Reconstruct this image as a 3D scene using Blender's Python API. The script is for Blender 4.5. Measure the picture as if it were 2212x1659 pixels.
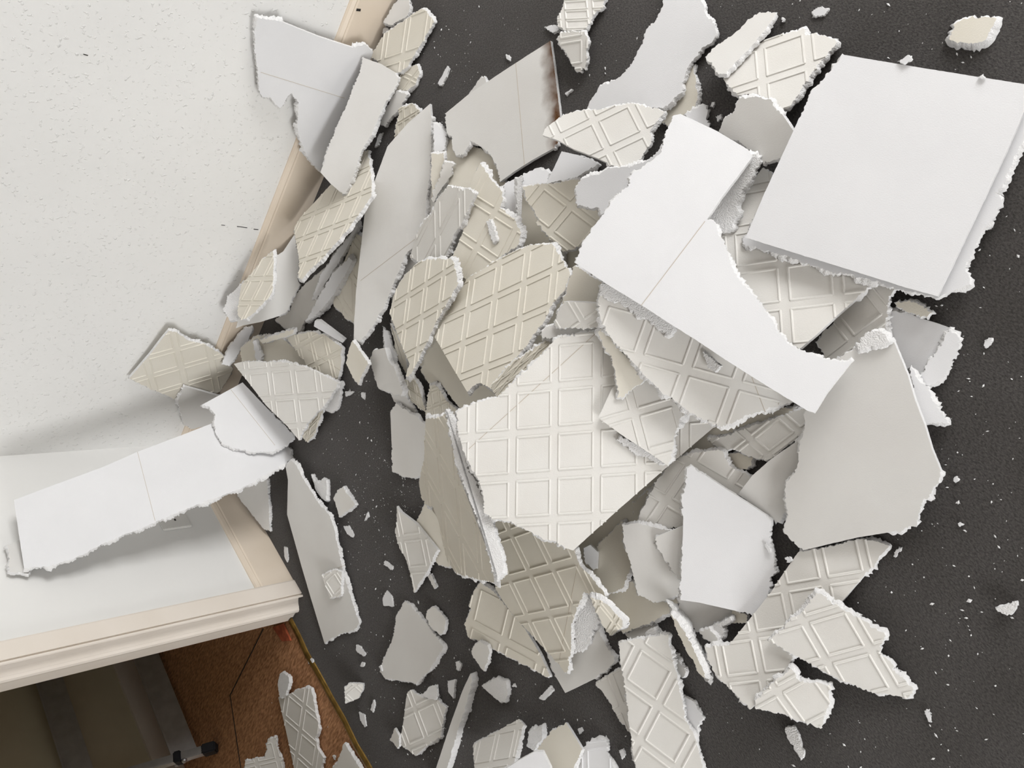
import bpy, bmesh, math, random
import numpy as np
from mathutils import Matrix, Vector

random.seed(7); RNG = np.random.default_rng(11)
for o in list(bpy.data.objects): bpy.data.objects.remove(o)
SC = bpy.context.scene; COL = SC.collection

# ------------------------------------------------------------------ camera
# World: z up, wall_a lies in x=0 (runs along y), wall_b in y=0 (runs along x), floor z=0, units metres.
F, CX, CY, HC = 1860.0, 1106.0, 829.5, 1.4
R = np.array([[0.56296965, 0.64474477, -0.5170777],
              [0.45949403, -0.7642041, -0.45261168],
              [-0.68697191, 0.01721252, -0.72648009]])      # columns: camera right / down / forward in world
CAM = np.array([1.9172, 1.8982, HC])
cd = bpy.data.cameras.new('camera'); co = bpy.data.objects.new('camera', cd); COL.objects.link(co)
cd.sensor_width = 36.0; cd.lens = F / 2212.0 * 36.0; cd.clip_start = 0.05
M = Matrix.Identity(4)
for i in range(3):
    M[i][0], M[i][1], M[i][2], M[i][3] = R[i, 0], -R[i, 1], -R[i, 2], CAM[i]
co.matrix_world = M
SC.camera = co

# ------------------------------------------------------------------ light
SC.view_settings.view_transform = 'Standard'; SC.view_settings.look = 'None'
SC.view_settings.gamma = 1.0; SC.view_settings.use_curve_mapping = False
SC.view_settings.exposure = 0.13
W = bpy.data.worlds.new('room_ambient'); SC.world = W; W.use_nodes = True
bg = W.node_tree.nodes['Background']; bg.inputs[0].default_value = (1.0, 0.93, 0.84, 1); bg.inputs[1].default_value = 0.85

def area(name, loc, target, sx, sy, power, color):
    l = bpy.data.lights.new(name, 'AREA'); l.shape = 'RECTANGLE'; l.size = sx; l.size_y = sy; l.energy = power; l.color = color
    o = bpy.data.objects.new(name, l); COL.objects.link(o); o.location = loc
    o.rotation_euler = (Vector(target) - Vector(loc)).to_track_quat('-Z', 'Y').to_euler()
    return o
# daylight from the room's two windows, both outside the picture, flush with their walls
area('window_side_offscreen', (0.75, 4.7, 1.25), (0.75, 0.0, 1.25), 1.8, 1.4, 88, (0.99, 0.993, 1.0))
area('window_opposite_offscreen', (6.45, 1.3, 1.2), (0.0, 1.3, 1.2), 2.6, 1.4, 138, (0.985, 0.99, 1.0))

# ------------------------------------------------------------------ materials
def srgb(r, g, b):
    f = lambda c: (c / 255 / 12.92) if c / 255 <= 0.04045 else ((c / 255 + 0.055) / 1.055) ** 2.4
    return (f(r), f(g), f(b), 1)

def mat(name, c1, c2=None, nscale=6.0, rough=0.75, bump=None, spec=0.3, metallic=0.0):
    """bump: list of (kind, scale, strength, distance)"""
    m = bpy.data.materials.new(name); m.use_nodes = True
    nt = m.node_tree; N = nt.nodes; L = nt.links; bs = N['Principled BSDF']
    bs.inputs['Roughness'].default_value = rough; bs.inputs['Metallic'].default_value = metallic
    bs.inputs['Specular IOR Level'].default_value = spec
    tc = N.new('ShaderNodeTexCoord')
    if c2 is None: bs.inputs['Base Color'].default_value = c1
    else:
        n = N.new('ShaderNodeTexNoise'); n.inputs['Scale'].default_value = nscale; n.inputs['Detail'].default_value = 5
        L.new(tc.outputs['Object'], n.inputs['Vector'])
        r = N.new('ShaderNodeValToRGB'); r.color_ramp.elements[0].position = 0.35; r.color_ramp.elements[1].position = 0.65
        r.color_ramp.elements[0].color = c1; r.color_ramp.elements[1].color = c2
        L.new(n.outputs[0], r.inputs[0]); L.new(r.outputs[0], bs.inputs['Base Color'])
    prev = None
    for kind, sc, st, di in (bump or []):
        b = N.new('ShaderNodeBump'); b.inputs['Strength'].default_value = st; b.inputs['Distance'].default_value = di
        if kind == 'noise':
            t = N.new('ShaderNodeTexNoise'); t.inputs['Detail'].default_value = 3
        elif kind == 'speck':
            t = N.new('ShaderNodeTexNoise'); t.inputs['Detail'].default_value = 2
        else: t = N.new('ShaderNodeTexVoronoi')
        t.inputs['Scale'].default_value = sc
        L.new(tc.outputs['Object'], t.inputs['Vector'])
        src = t.outputs[0]
        if kind == 'speck':
            rr = N.new('ShaderNodeValToRGB'); rr.color_ramp.elements[0].position = 0.62; rr.color_ramp.elements[1].position = 0.80
            L.new(src, rr.inputs[0]); src = rr.outputs[0]
        if kind == 'bead': b.invert = True
        L.new(src, b.inputs['Height'])
        if prev: L.new(prev.outputs[0], b.inputs['Normal'])
        prev = b
    if prev: L.new(prev.outputs[0], bs.inputs['Normal'])
    return m

MT = {}
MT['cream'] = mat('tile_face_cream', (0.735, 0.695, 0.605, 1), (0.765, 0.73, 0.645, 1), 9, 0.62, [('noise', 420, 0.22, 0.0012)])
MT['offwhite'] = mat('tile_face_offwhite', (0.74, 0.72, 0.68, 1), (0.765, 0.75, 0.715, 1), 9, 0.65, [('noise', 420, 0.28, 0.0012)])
MT['white'] = mat('tile_back_white', (0.765, 0.765, 0.775, 1), (0.79, 0.79, 0.80, 1), 7, 0.7, [('noise', 520, 0.25, 0.0010)])
MT['plain'] = mat('tile_back_plain', (0.715, 0.70, 0.675, 1), (0.745, 0.735, 0.71, 1), 7, 0.7, [('noise', 420, 0.2, 0.0010)])
MT['torn'] = mat('torn_polystyrene', (0.783, 0.778, 0.774, 1), (0.810, 0.805, 0.801, 1), 60, 0.8, [('bead', 420, 0.5, 0.002)])
MT['crease'] = mat('crease_grey', srgb(196, 186, 172), None, 1, 0.8)
MT['wall'] = mat('wall_paint_white', (0.82, 0.815, 0.795, 1), (0.845, 0.84, 0.82, 1), 3, 0.55,
                 [('noise', 40, 0.10, 0.006), ('speck', 105, 0.65, 0.0032)])
MT['wallb'] = mat('wall_paint_smooth', (0.82, 0.815, 0.795, 1), (0.845, 0.84, 0.82, 1), 3, 0.5, [('noise', 25, 0.1, 0.006)])
MT['ceil'] = mat('bare_plaster', (0.30, 0.27, 0.24, 1), (0.36, 0.33, 0.30, 1), 8, 0.9)
MT['trim'] = mat('cream_gloss_paint', (0.76, 0.655, 0.53, 1), (0.80, 0.70, 0.585, 1), 5, 0.38, [('noise', 30, 0.10, 0.003)], spec=0.4)
MT['trimw'] = mat('cream_gloss_architrave', (0.76, 0.69, 0.61, 1), (0.80, 0.735, 0.66, 1), 5, 0.36, [('noise', 25, 0.12, 0.003)], spec=0.4)
MT['hall'] = mat('hall_wall_beige', srgb(196, 186, 160), srgb(206, 197, 172), 4, 0.6)
MT['alu'] = mat('aluminium', (0.50, 0.50, 0.52, 1), (0.58, 0.58, 0.60, 1), 30, 0.38, None, metallic=0.85)
MT['rubber'] = mat('black_rubber', (0.02, 0.02, 0.024, 1), None, 1, 0.6)
MT['brass'] = mat('worn_brass', srgb(150, 120, 62), srgb(112, 88, 44), 40, 0.42, None, metallic=0.7)
MT['dark'] = mat('dark_mark', (0.03, 0.028, 0.025, 1), None, 1, 0.9)
MT['socket'] = mat('socket_plastic', (0.74, 0.73, 0.70, 1), None, 1, 0.4)

def carpet_mat():
    m = bpy.data.materials.new('carpet_grey'); m.use_nodes = True
    nt = m.node_tree; N = nt.nodes; L = nt.links; bs = N['Principled BSDF']
    bs.inputs['Roughness'].default_value = 0.95; bs.inputs['Specular IOR Level'].default_value = 0.1
    bs.inputs['Sheen Weight'].default_value = 0.25
    tc = N.new('ShaderNodeTexCoord')
    mp = N.new('ShaderNodeMapping'); mp.inputs['Rotation'].default_value = (0, 0, 0.7); mp.inputs['Scale'].default_value = (1, 1.9, 1)
    L.new(tc.outputs['Object'], mp.inputs['Vector'])
    n1 = N.new('ShaderNodeTexNoise'); n1.inputs['Scale'].default_value = 210; n1.inputs['Detail'].default_value = 5; n1.inputs['Roughness'].default_value = 0.75
    L.new(mp.outputs[0], n1.inputs['Vector'])
    r = N.new('ShaderNodeValToRGB'); e = r.color_ramp.elements
    e[0].position = 0.36; e[0].color = (0.022, 0.019, 0.017, 1); e[1].position = 0.64; e[1].color = (0.132, 0.121, 0.113, 1)
    L.new(n1.outputs[0], r.inputs[0])
    n2 = N.new('ShaderNodeTexNoise'); n2.inputs['Scale'].default_value = 7; n2.inputs['Detail'].default_value = 4
    L.new(tc.outputs['Object'], n2.inputs['Vector'])
    r2 = N.new('ShaderNodeValToRGB'); r2.color_ramp.elements[0].position = 0.3; r2.color_ramp.elements[1].position = 0.7
    r2.color_ramp.elements[0].color = (0.82, 0.80, 0.78, 1); r2.color_ramp.elements[1].color = (1.12, 1.12, 1.14, 1)
    L.new(n2.outputs[0], r2.inputs[0])
    mx = N.new('ShaderNodeMixRGB'); mx.blend_type = 'MULTIPLY'; mx.inputs[0].default_value = 1
    L.new(r.outputs[0], mx.inputs[1]); L.new(r2.outputs[0], mx.inputs[2]); L.new(mx.outputs[0], bs.inputs['Base Color'])
    b = N.new('ShaderNodeBump'); b.inputs['Strength'].default_value = 0.9; b.inputs['Distance'].default_value = 0.006
    L.new(n1.outputs[0], b.inputs['Height']); L.new(b.outputs[0], bs.inputs['Normal'])
    return m
MT['carpet'] = carpet_mat()

def hall_floor_mat():
    m = bpy.data.materials.new('brown_hardboard'); m.use_nodes = True
    nt = m.node_tree; N = nt.nodes; L = nt.links; bs = N['Principled BSDF']
    bs.inputs['Roughness'].default_value = 0.7; bs.inputs['Specular IOR Level'].default_value = 0.2
    tc = N.new('ShaderNodeTexCoord')
    mp = N.new('ShaderNodeMapping'); mp.inputs['Rotation'].default_value = (0, 0, 0.55); mp.inputs['Scale'].default_value = (1, 0.28, 1)
    L.new(tc.outputs['Object'], mp.inputs['Vector'])
    n1 = N.new('ShaderNodeTexNoise'); n1.inputs['Scale'].default_value = 190; n1.inputs['Detail'].default_value = 3
    L.new(mp.outputs[0], n1.inputs['Vector'])
    r = N.new('ShaderNodeValToRGB'); e = r.color_ramp.elements
    e[0].position = 0.3; e[0].color = srgb(140, 98, 68); e[1].position = 0.7; e[1].color = srgb(204, 154, 114)
    L.new(n1.outputs[0], r.inputs[0]); L.new(r.outputs[0], bs.inputs['Base Color'])
    b = N.new('ShaderNodeBump'); b.inputs['Strength'].default_value = 0.6; b.inputs['Distance'].default_value = 0.003
    L.new(n1.outputs[0], b.inputs['Height']); L.new(b.outputs[0], bs.inputs['Normal'])
    return m
MT['hallfloor'] = hall_floor_mat()

def burnt_mat(px0, px1, depth):
    """scorched back of a tile: brown stain creeping in from one edge (object-space x runs away from that edge)"""
    m = MT['plain'].copy(); m.name = 'tile_back_scorched'
    nt = m.node_tree; N = nt.nodes; L = nt.links; bs = N['Principled BSDF']
    base = bs.inputs['Base Color'].links[0].from_socket
    tc = N.new('ShaderNodeTexCoord'); vm = N.new('ShaderNodeVectorMath'); vm.operation = 'DOT_PRODUCT'
    at = N.new('ShaderNodeAttribute'); at.attribute_name = 'scorch'
    nz = N.new('ShaderNodeTexNoise'); nz.inputs['Scale'].default_value = 26; nz.inputs['Detail'].default_value = 5
    L.new(tc.outputs['Object'], nz.inputs['Vector'])
    ad = N.new('ShaderNodeMath'); ad.operation = 'MULTIPLY_ADD'; ad.inputs[1].default_value = 0.7; ad.inputs[2].default_value = -0.35
    L.new(nz.outputs[0], ad.inputs[0])
    sm = N.new('ShaderNodeMath'); sm.operation = 'ADD'
    L.new(ad.outputs[0], sm.inputs[0]); L.new(at.outputs['Fac'], sm.inputs[1])
    r = N.new('ShaderNodeValToRGB'); e = r.color_ramp.elements
    e[0].position = 0.42; e[0].color = (0, 0, 0, 1); e[1].position = 1.0; e[1].color = (1, 1, 1, 1)
    L.new(sm.outputs[0], r.inputs[0])
    mx = N.new('ShaderNodeMixRGB'); mx.inputs[2].default_value = srgb(92, 58, 24)
    L.new(r.outputs[0], mx.inputs[0]); L.new(base, mx.inputs[1]); L.new(mx.outputs[0], bs.inputs['Base Color'])
    return m

# ------------------------------------------------------------------ mesh helpers
def obj(name, verts, faces, material, parent=None, smooth=False):
    me = bpy.data.meshes.new(name); me.from_pydata([tuple(v) for v in verts], [], faces); me.update()
    if material: me.materials.append(material)
    o = bpy.data.objects.new(name, me); COL.objects.link(o)
    if parent: o.parent = parent
    if smooth:
        for p in me.polygons: p.use_smooth = True
    return o

def tag(o, label, cat, group=None, kind=None):
    o['label'] = label
    if cat: o['category'] = cat
    if group: o['group'] = group
    if kind: o['kind'] = kind
    return o

def struct(o, label=None):
    o['kind'] = 'structure'
    if label: o['label'] = label
    return o

def box(name, lo, hi, material, parent=None):
    x0, y0, z0 = lo; x1, y1, z1 = hi
    v = [(x0, y0, z0), (x1, y0, z0), (x1, y1, z0), (x0, y1, z0), (x0, y0, z1), (x1, y0, z1), (x1, y1, z1), (x0, y1, z1)]
    f = [(0, 3, 2, 1), (4, 5, 6, 7), (0, 1, 5, 4), (1, 2, 6, 5), (2, 3, 7, 6), (3, 0, 4, 7)]
    return obj(name, v, f, material, parent)

def extrude(name, profile, a, b, frame, material, parent=None, closed=True):
    """profile: 2-D points; frame(u, v, s) -> 3-D; swept from s=a to s=b"""
    n = len(profile); v = [frame(u, w, a) for u, w in profile] + [frame(u, w, b) for u, w in profile]
    f = [(i, (i + 1) % n, n + (i + 1) % n, n + i) for i in range(n if closed else n - 1)]
    f += [tuple(range(n))[::-1], tuple(range(n, 2 * n))]
    o = obj(name, v, f, material, parent)
    bm = bmesh.new(); bm.from_mesh(o.data); bmesh.ops.recalc_face_normals(bm, faces=bm.faces); bm.to_mesh(o.data); bm.free()
    return o

def oriented_bar(name, a, b, w, h, material, parent=None, up=(0, 0, 1), bev=0.0):
    a = Vector(a); b = Vector(b); d = (b - a).normalized(); s = d.cross(Vector(up)).normalized(); u = s.cross(d)
    vs = []
    for p in (a, b):
        for sx, sz in ((-1, -1), (1, -1), (1, 1), (-1, 1)): vs.append(p + s * sx * w / 2 + u * sz * h / 2)
    o = obj(name, vs, [(0, 1, 2, 3)[::-1], (4, 5, 6, 7), (0, 1, 5, 4), (1, 2, 6, 5), (2, 3, 7, 6), (3, 0, 4, 7)], material, parent)
    bm = bmesh.new(); bm.from_mesh(o.data); bmesh.ops.recalc_face_normals(bm, faces=bm.faces)
    if bev: bmesh.ops.bevel(bm, geom=list(bm.edges), offset=bev, segments=2, affect='EDGES')
    bm.to_mesh(o.data); bm.free()
    return o

# pixel -> world
def ray_c(px): return np.array([(px[0] - CX) / F, (px[1] - CY) / F, 1.0])
def at_z(px, z=0.0):
    r = R @ ray_c(px); t = (z - HC) / r[2]; return CAM + r * t
def at_x(px, x=0.0):
    r = R @ ray_c(px); t = (x - CAM[0]) / r[0]; return CAM + r * t
def at_y(px, y=0.0):
    r = R @ ray_c(px); t = (y - CAM[1]) / r[1]; return CAM + r * t

# ------------------------------------------------------------------ the room
XA, YB = -0.012, -0.012           # wall faces; skirting faces lie in x=0 / y=0
JX = 0.668                        # edge of the doorway
struct(box('floor', (XA - 0.1, -0.112, -0.05), (6.6, 5.7, 0.0), MT['carpet']), 'dark grey short pile carpet')
hf = struct(box('floor_hall', (-3.2, -1.6, -0.05), (6.6, -0.112, -0.004), MT['hallfloor']), 'bare brown ribbed hall floor beyond the doorway')
struct(box('wall_right', (XA - 0.1, YB - 0.1, -0.05), (XA, 5.7, 2.4), MT['wall']), 'white wall with speckled lumpy paint')
struct(box('wall_left', (XA, -0.105, -0.05), (0.640, YB, 2.4), MT['wallb']), 'smooth white wall beside the doorway')
struct(box('wall_left_beyond', (1.62, -0.105, -0.05), (6.6, YB, 2.4), MT['wallb']), 'smooth white wall past the doorway')
struct(box('wall_back', (-3.2, -1.26, -0.05), (6.6, -1.085, 2.4), MT['hall']), 'beige hall wall beyond the doorway')
struct(box('baseboard_back', (-3.2, -1.085, -0.01), (6.6, -1.07, 0.09), MT['trimw']), 'pale skirting board of the hall')
struct(box('wall_end', (-3.3, -1.2, -0.05), (-3.2, 0.0, 2.4), MT['hall']), 'beige end wall of the hall')
struct(box('wall_inner', (-3.2, -0.105, -0.05), (XA - 0.1, YB, 2.4), MT['hall']), 'hall side of the room wall')
struct(box('ceiling_hall', (-3.3, -1.26, 2.3), (6.6, -0.11, 2.4), MT['hall']), 'plain beige hall ceiling beyond doorway')
struct(box('ceiling', (XA - 0.1, -0.11, 2.4), (6.6, 5.7, 2.45), MT['ceil']), 'bare plaster ceiling stripped of its tiles')
struct(box('wall_near', (XA - 0.1, 4.75, -0.05), (6.6, 4.85, 2.45), MT['wallb']), 'white window wall of the room')
struct(box('wall_far', (6.5, -0.11, -0.05), (6.6, 5.6, 2.45), MT['wallb']), 'white wall behind the photographer')
struct(box('wall_header', (JX - 0.004, -0.105, 2.02), (6.6, YB, 2.4), MT['wallb']), 'wall above the doorway')

skp = [(-0.012, 0.0), (0.0, 0.0), (0.0, 0.100), (-0.0025, 0.104), (-0.001, 0.107), (-0.004, 0.116), (-0.008, 0.1195), (-0.012, 0.1195)]
struct(extrude('baseboard_right', skp, 0.0, 5.6, lambda u, w, s: (u, s, w), MT['trim']), 'cream painted skirting board along the speckled wall')
struct(extrude('baseboard_left', skp, 0.0, 0.61, lambda u, w, s: (s, u, w), MT['trim']), 'cream painted skirting board beside the doorway')
# architrave and door lining, profile in (x, y), swept up z
ap = [(0.607, -0.012), (0.607, 0.002), (0.612, 0.004), (0.6595, 0.004), (0.6602, -0.003), (0.6640, -0.003), (0.6648, 0.003), (0.669, 0.003), (0.6705, 0.0), (0.6655, -0.002)]
for k in range(9):                # cove
    t = k / 8; ap.append((0.6655 - 0.013 * math.sin(math.pi * (0.12 + 0.88 * t)) ** 0.7 + 0.010 * t, -0.003 - 0.036 * t))
ap += [(0.6765, -0.041), (0.682, -0.045), (0.684, -0.051), (0.682, -0.058), (0.675, -0.061), (0.674, -0.088), (0.668, -0.091), (0.668, -0.112), (0.640, -0.112), (0.640, -0.012)]
struct(extrude('trim_1', ap, 0.0, 2.05, lambda u, w, s: (u, w, s), MT['trimw']), 'cream moulded door architrave and lining')
# brass threshold strip, worn and kinked
pts = [(0.672, -0.106), (0.735, -0.108), (0.79, -0.115), (0.86, -0.112), (0.95, -0.113), (1.02, -0.110), (1.10, -0.117), (1.16, -0.113), (1.4, -0.114), (2.2, -0.113), (3.2, -0.112)]
V = []; Fc = []
prof = [(-0.013, 0.0), (-0.010, 0.004), (-0.003, 0.0065), (0.004, 0.0065), (0.010, 0.0035), (0.013, 0.0)]
for (x, y) in pts:
    for (u, w) in prof: V.append((x, y + u, w - 0.0015 + random.uniform(0, 0.001)))
n = len(prof)
for i in range(len(pts) - 1):
    for k in range(n - 1): Fc.append((i * n + k, i * n + k + 1, (i + 1) * n + k + 1, (i + 1) * n + k))
struct(obj('trim_2', V, Fc, MT['brass']), 'worn brass threshold strip along the carpet edge')
# frayed carpet / gripper end at the jamb
g = at_z((607, 1358)); 
struct(obj('trim_3', [(g[0] - .03, g[1] - .03, -.003), (g[0] + .03, g[1] - .022, -.003), (g[0] + .06, g[1] + .02, -.001), (g[0], g[1] + .025, -.001),
            (g[0] - .03, g[1] - .03, .004), (g[0] + .03, g[1] - .022, .003), (g[0] + .06, g[1] + .02, .005), (g[0], g[1] + .025, .006)],
           [(4, 5, 6, 7), (0, 1, 5, 4), (1, 2, 6, 5), (2, 3, 7, 6), (3, 0, 4, 7)], mat('orange_underlay', srgb(176, 92, 60), srgb(140, 70, 46), 60, 0.9)), 'scrap of orange underlay by the door lining')
# board joints in the hall floor
for (a, b) in (((569, 1358), (497, 1502)), ((497, 1502), (520, 1659))):
    p, q = at_z(a, -0.0035), at_z(b, -0.0035)
    o = oriented_bar('board_joint', p, q, 0.0035, 0.0012, MT['dark'], hf)
# scuff marks on the speckled wall
wr = bpy.data.objects['wall_right']
for (a, b, w) in (((512, 489), (534, 492), .0018), ((548, 495), (558, 496), .0022), ((478, 486), (486, 487), .0015), ((180, 117), (190, 120), .002), ((770, 21), (779, 22), .006)):
    X0 = 0.0006 if a[0] > 700 else XA + 0.0003
    p, q = at_x(a, X0), at_x(b, X0)
    oriented_bar('scuff_mark', p, q, w, 0.0008, MT['dark'], wr, up=(1, 0, 0))

# wall socket, half hidden behind the long leaning strip
c = at_y((372, 1120), YB)
sk = obj('wall_socket', [], [], None)
bpy.data.objects.remove(sk)
e = bpy.data.objects.new('wall_socket', None); COL.objects.link(e); e.location = (c[0], YB, c[2])
tag(e, 'flush white wall socket behind the long leaning tile strip', 'socket')
oriented_bar('plate', (-0.043, 0.003, 0.0), (0.043, 0.003, 0.0), 0.007, 0.086, MT['socket'], e, bev=0.002)
for dx, dz, w, h in ((0, 0.022, .004, .009), (-.012, -.002, .007, .005), (.012, -.002, .007, .005)):
    oriented_bar('pin_hole', (dx - w / 2, 0.0068, dz), (dx + w / 2, 0.0068, dz), 0.001, h, MT['dark'], e)

# aluminium ladder lying on its edge in the hall
lad = bpy.data.objects.new('aluminium_ladder', None); COL.objects.link(lad); lad.location = (0.6, -0.9, 0.0)
tag(lad, 'aluminium ladder lying on its edge against the beige hall wall', 'ladder')
def L_(p): return (p[0] - 0.6, p[1] + 0.9, p[2])
lo_a, lo_b = (0.60, -0.93, 0.045), (-1.6, -0.83, 0.045)
up_a, up_b = (0.56, -1.035, 0.335), (-1.6, -0.95, 0.335)
leanv = (Vector(up_a) - Vector(lo_a)).normalized()
for a, b in ((lo_a, lo_b), (up_a, up_b)):
    r_ = oriented_bar('rail', L_(a), L_(b), 0.024, 0.082, MT['alu'], lad, up=tuple(leanv), bev=0.002)
    off = Vector((0.0, 0.006, 0.0)) + leanv * 0.041
    oriented_bar('flange', Vector(L_(a)) + off, Vector(L_(b)) + off, 0.036, 0.006, MT['alu'], r_, up=tuple(leanv))
for k in range(6):
    t = 0.42 + k * 0.10
    p = Vector(lo_a).lerp(Vector(lo_b), t); q = Vector(up_a).lerp(Vector(up_b), t)
    oriented_bar('rung', L_(p), L_(q), 0.030, 0.026, MT['alu'], lad, up=(1, 0, 0), bev=0.003)
fa = Vector((0.652, -0.79, 0.018)); fd = Vector((-0.09, -0.16, 0.225)).normalized()
oriented_bar('stabiliser_bar', L_(fa), L_(fa + fd * 0.42), 0.034, 0.026, MT['alu'], lad, up=(1, 0, 0), bev=0.003)
oriented_bar('rubber_foot', L_(fa - fd * 0.012), L_(fa + fd * 0.034), 0.042, 0.033, MT['rubber'], lad, up=(1, 0, 0), bev=0.004)
oriented_bar('bracket', L_(fa + fd * 0.10), L_(fa + fd * 0.125), 0.046, 0.036, MT['rubber'], lad, up=(1, 0, 0), bev=0.004)
bm = bmesh.new(); bmesh.ops.create_uvsphere(bm, u_segments=12, v_segments=8, radius=0.009); me = bpy.data.meshes.new('bolt'); bm.to_mesh(me); bm.free()
me.materials.append(MT['alu']); bo = bpy.data.objects.new('bolt', me); COL.objects.link(bo); bo.parent = lad; bo.location = L_(fa + fd * 0.105 + Vector((0.02, 0.012, 0.0)))

# ------------------------------------------------------------------ stacking of the shards
# Inverse-depth buffer of what has been laid so far, seen along the camera rays; each new shard is turned towards its
# resting pose and slid back until it touches what lies under it.
ST = 4; GX0, GY0 = -60, -60
GW, GH = (2212 + 140) // ST, (1659 + 140) // ST
gx = GX0 + (np.arange(GW) + 0.5) * ST; gy = GY0 + (np.arange(GH) + 0.5) * ST
PXX, PYY = np.meshgrid(gx, gy)
RC = np.stack([(PXX - CX) / F, (PYY - CY) / F, np.ones_like(PXX)], -1)          # camera rays
RWD = RC @ R.T
def inv_depth(axis, val):
    den = (val - CAM[axis]); return RWD[..., axis] / den
WB = inv_depth(2, 0.0)
WB = np.maximum(WB, inv_depth(0, 0.0))
wbB = inv_depth(1, 0.0); xb = CAM[0] + RWD[..., 0] / np.maximum(wbB, 1e-6)
WB = np.maximum(WB, np.where((xb < 0.672) & (wbB > 0), wbB, 0))
WB = np.maximum(WB, 0.15)

def pip(poly, X, Y):
    ins = np.zeros(X.shape, bool); n = len(poly)
    for i in range(n):
        x1, y1 = poly[i]; x2, y2 = poly[(i + 1) % n]
        if y1 == y2: continue
        c_ = (y1 > Y) != (y2 > Y)
        ins ^= c_ & (X < (x2 - x1) * (Y - y1) / (y2 - y1) + x1)
    return ins

def dil(m, k=1):
    for _ in range(k):
        d = m.copy(); d[1:] |= m[:-1]; d[:-1] |= m[1:]; d[:, 1:] |= m[:, :-1]; d[:, :-1] |= m[:, 1:]; m = d
    return m

def toward(h):
    h = np.array(h, float); q = h @ h
    if q > 0.96: h *= math.sqrt(0.96 / q); q = 0.96
    return np.array([h[0], h[1], -math.sqrt(1 - q)])
FLATN = -R.T @ np.array([0, 0, -1.0])      # floor normal in camera axes
NAMED = {'F': FLATN, 'C': toward((0, 0)), 'A': R.T @ np.array([1.0, 0, 0]), 'B': R.T @ np.array([0, 1.0, 0])}

def place(poly, quad, nm, hint, hw, t, gap, sq=7.0):
    global WB
    m = pip(poly, PXX, PYY)
    if m.sum() < 1:
        c_ = np.mean(poly, 0); m[int((c_[1] - GY0) / ST), int((c_[0] - GX0) / ST)] = True
    md = dil(m, 1); idx = np.argwhere(md)
    if len(idx) > 700: idx = idx[RNG.choice(len(idx), 700, replace=False)]
    r = RC[idx[:, 0], idx[:, 1]]; w = WB[idx[:, 0], idx[:, 1]]
    h0 = (NAMED[hint] if isinstance(hint, str) else toward(hint)); h0 = h0 / np.linalg.norm(h0)
    qr = np.array([ray_c(p) for p in quad]) if quad else None
    def cost(ms):                       # ms: k x 3 normals pointing away from the camera
        mr = ms @ r.T                   # k x n
        bad = (mr < 0.09).any(1)
        mr = np.maximum(mr, 0.02)
        D = (mr / w).min(1) - t - gap
        g = (1 / w[None] - (D[:, None] + t) / mr).mean(1)
        c_ = 9.0 * np.maximum(g, 0) + hw * np.arccos(np.clip(-ms @ h0, -1, 1)) ** 2
        if qr is not None:
            q = ms @ qr.T
            P = qr[None] / np.where(np.abs(q) < .02, .02, q)[..., None]      # k x 4 x 3 at unit D
            e1 = ((P[:, 1] - P[:, 0]) + (P[:, 2] - P[:, 3])) / (2 * nm[0]); e2 = ((P[:, 3] - P[:, 0]) + (P[:, 2] - P[:, 1])) / (2 * nm[1])
            l1 = np.linalg.norm(e1, axis=1); l2 = np.linalg.norm(e2, axis=1)
            c_ += sq * (np.log(l1 / l2) ** 2 + ((e1 * e2).sum(1) / (l1 * l2)) ** 2)
        c_[bad] += 5
        return c_, D
    best = -h0; span = 0.75
    a0 = np.cross(best, [0.3, 0.9, 0.2]); a0 /= np.linalg.norm(a0); b0 = np.cross(best, a0)
    for it in range(4):
        u = np.linspace(-span, span, 15 if it else 19)
        U, Vv = np.meshgrid(u, u)
        ms = best[None] + U.ravel()[:, None] * a0 + Vv.ravel()[:, None] * b0
        ms /= np.linalg.norm(ms, axis=1)[:, None]
        c_, D = cost(ms); k = int(np.argmin(c_)); best = ms[k]; Dk = D[k]; span *= 0.25
    # sharp final depth with all samples
    ii = np.argwhere(md); rr = RC[ii[:, 0], ii[:, 1]]; ww = WB[ii[:, 0], ii[:, 1]]
    Dk = (np.maximum(rr @ best, 0.02) / ww).min() - t - gap
    mu = dil(m, 1); iu = np.argwhere(mu); wi = (RC[iu[:, 0], iu[:, 1]] @ best) / Dk
    WB[iu[:, 0], iu[:, 1]] = np.maximum(WB[iu[:, 0], iu[:, 1]], wi)
    return best, Dk

def fractal_outline(P, rough, step, amp, rng):
    """P: n x 2 plane points, rough[i]: edge i->i+1 is torn. Returns outline and a per-vertex torn flag."""
    out = []; fl = []
    n = len(P)
    for i in range(n):
        a, b = P[i], P[(i + 1) % n]; L = np.linalg.norm(b - a)
        if L < 1e-6: continue
        k = max(1, int(round(L / step))); d = (b - a) / L; nn = np.array([d[1], -d[0]])
        am = amp if rough[i] else amp * 0.10
        s = np.arange(k) / k
        lf = np.interp(s, np.linspace(0, 1, max(2, k // 4 + 2)), rng.normal(0, 1, max(2, k // 4 + 2))) * np.sin(np.pi * s) ** 0.5
        hf = rng.normal(0, 1, k); hf[0] *= 0.4
        for j in range(k):
            out.append(a + d * L * s[j] + nn * am * (0.65 * lf[j] + 0.52 * hf[j])); fl.append(1.0 if rough[i] else 0.0)
    return np.array(out), np.array(fl)

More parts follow.
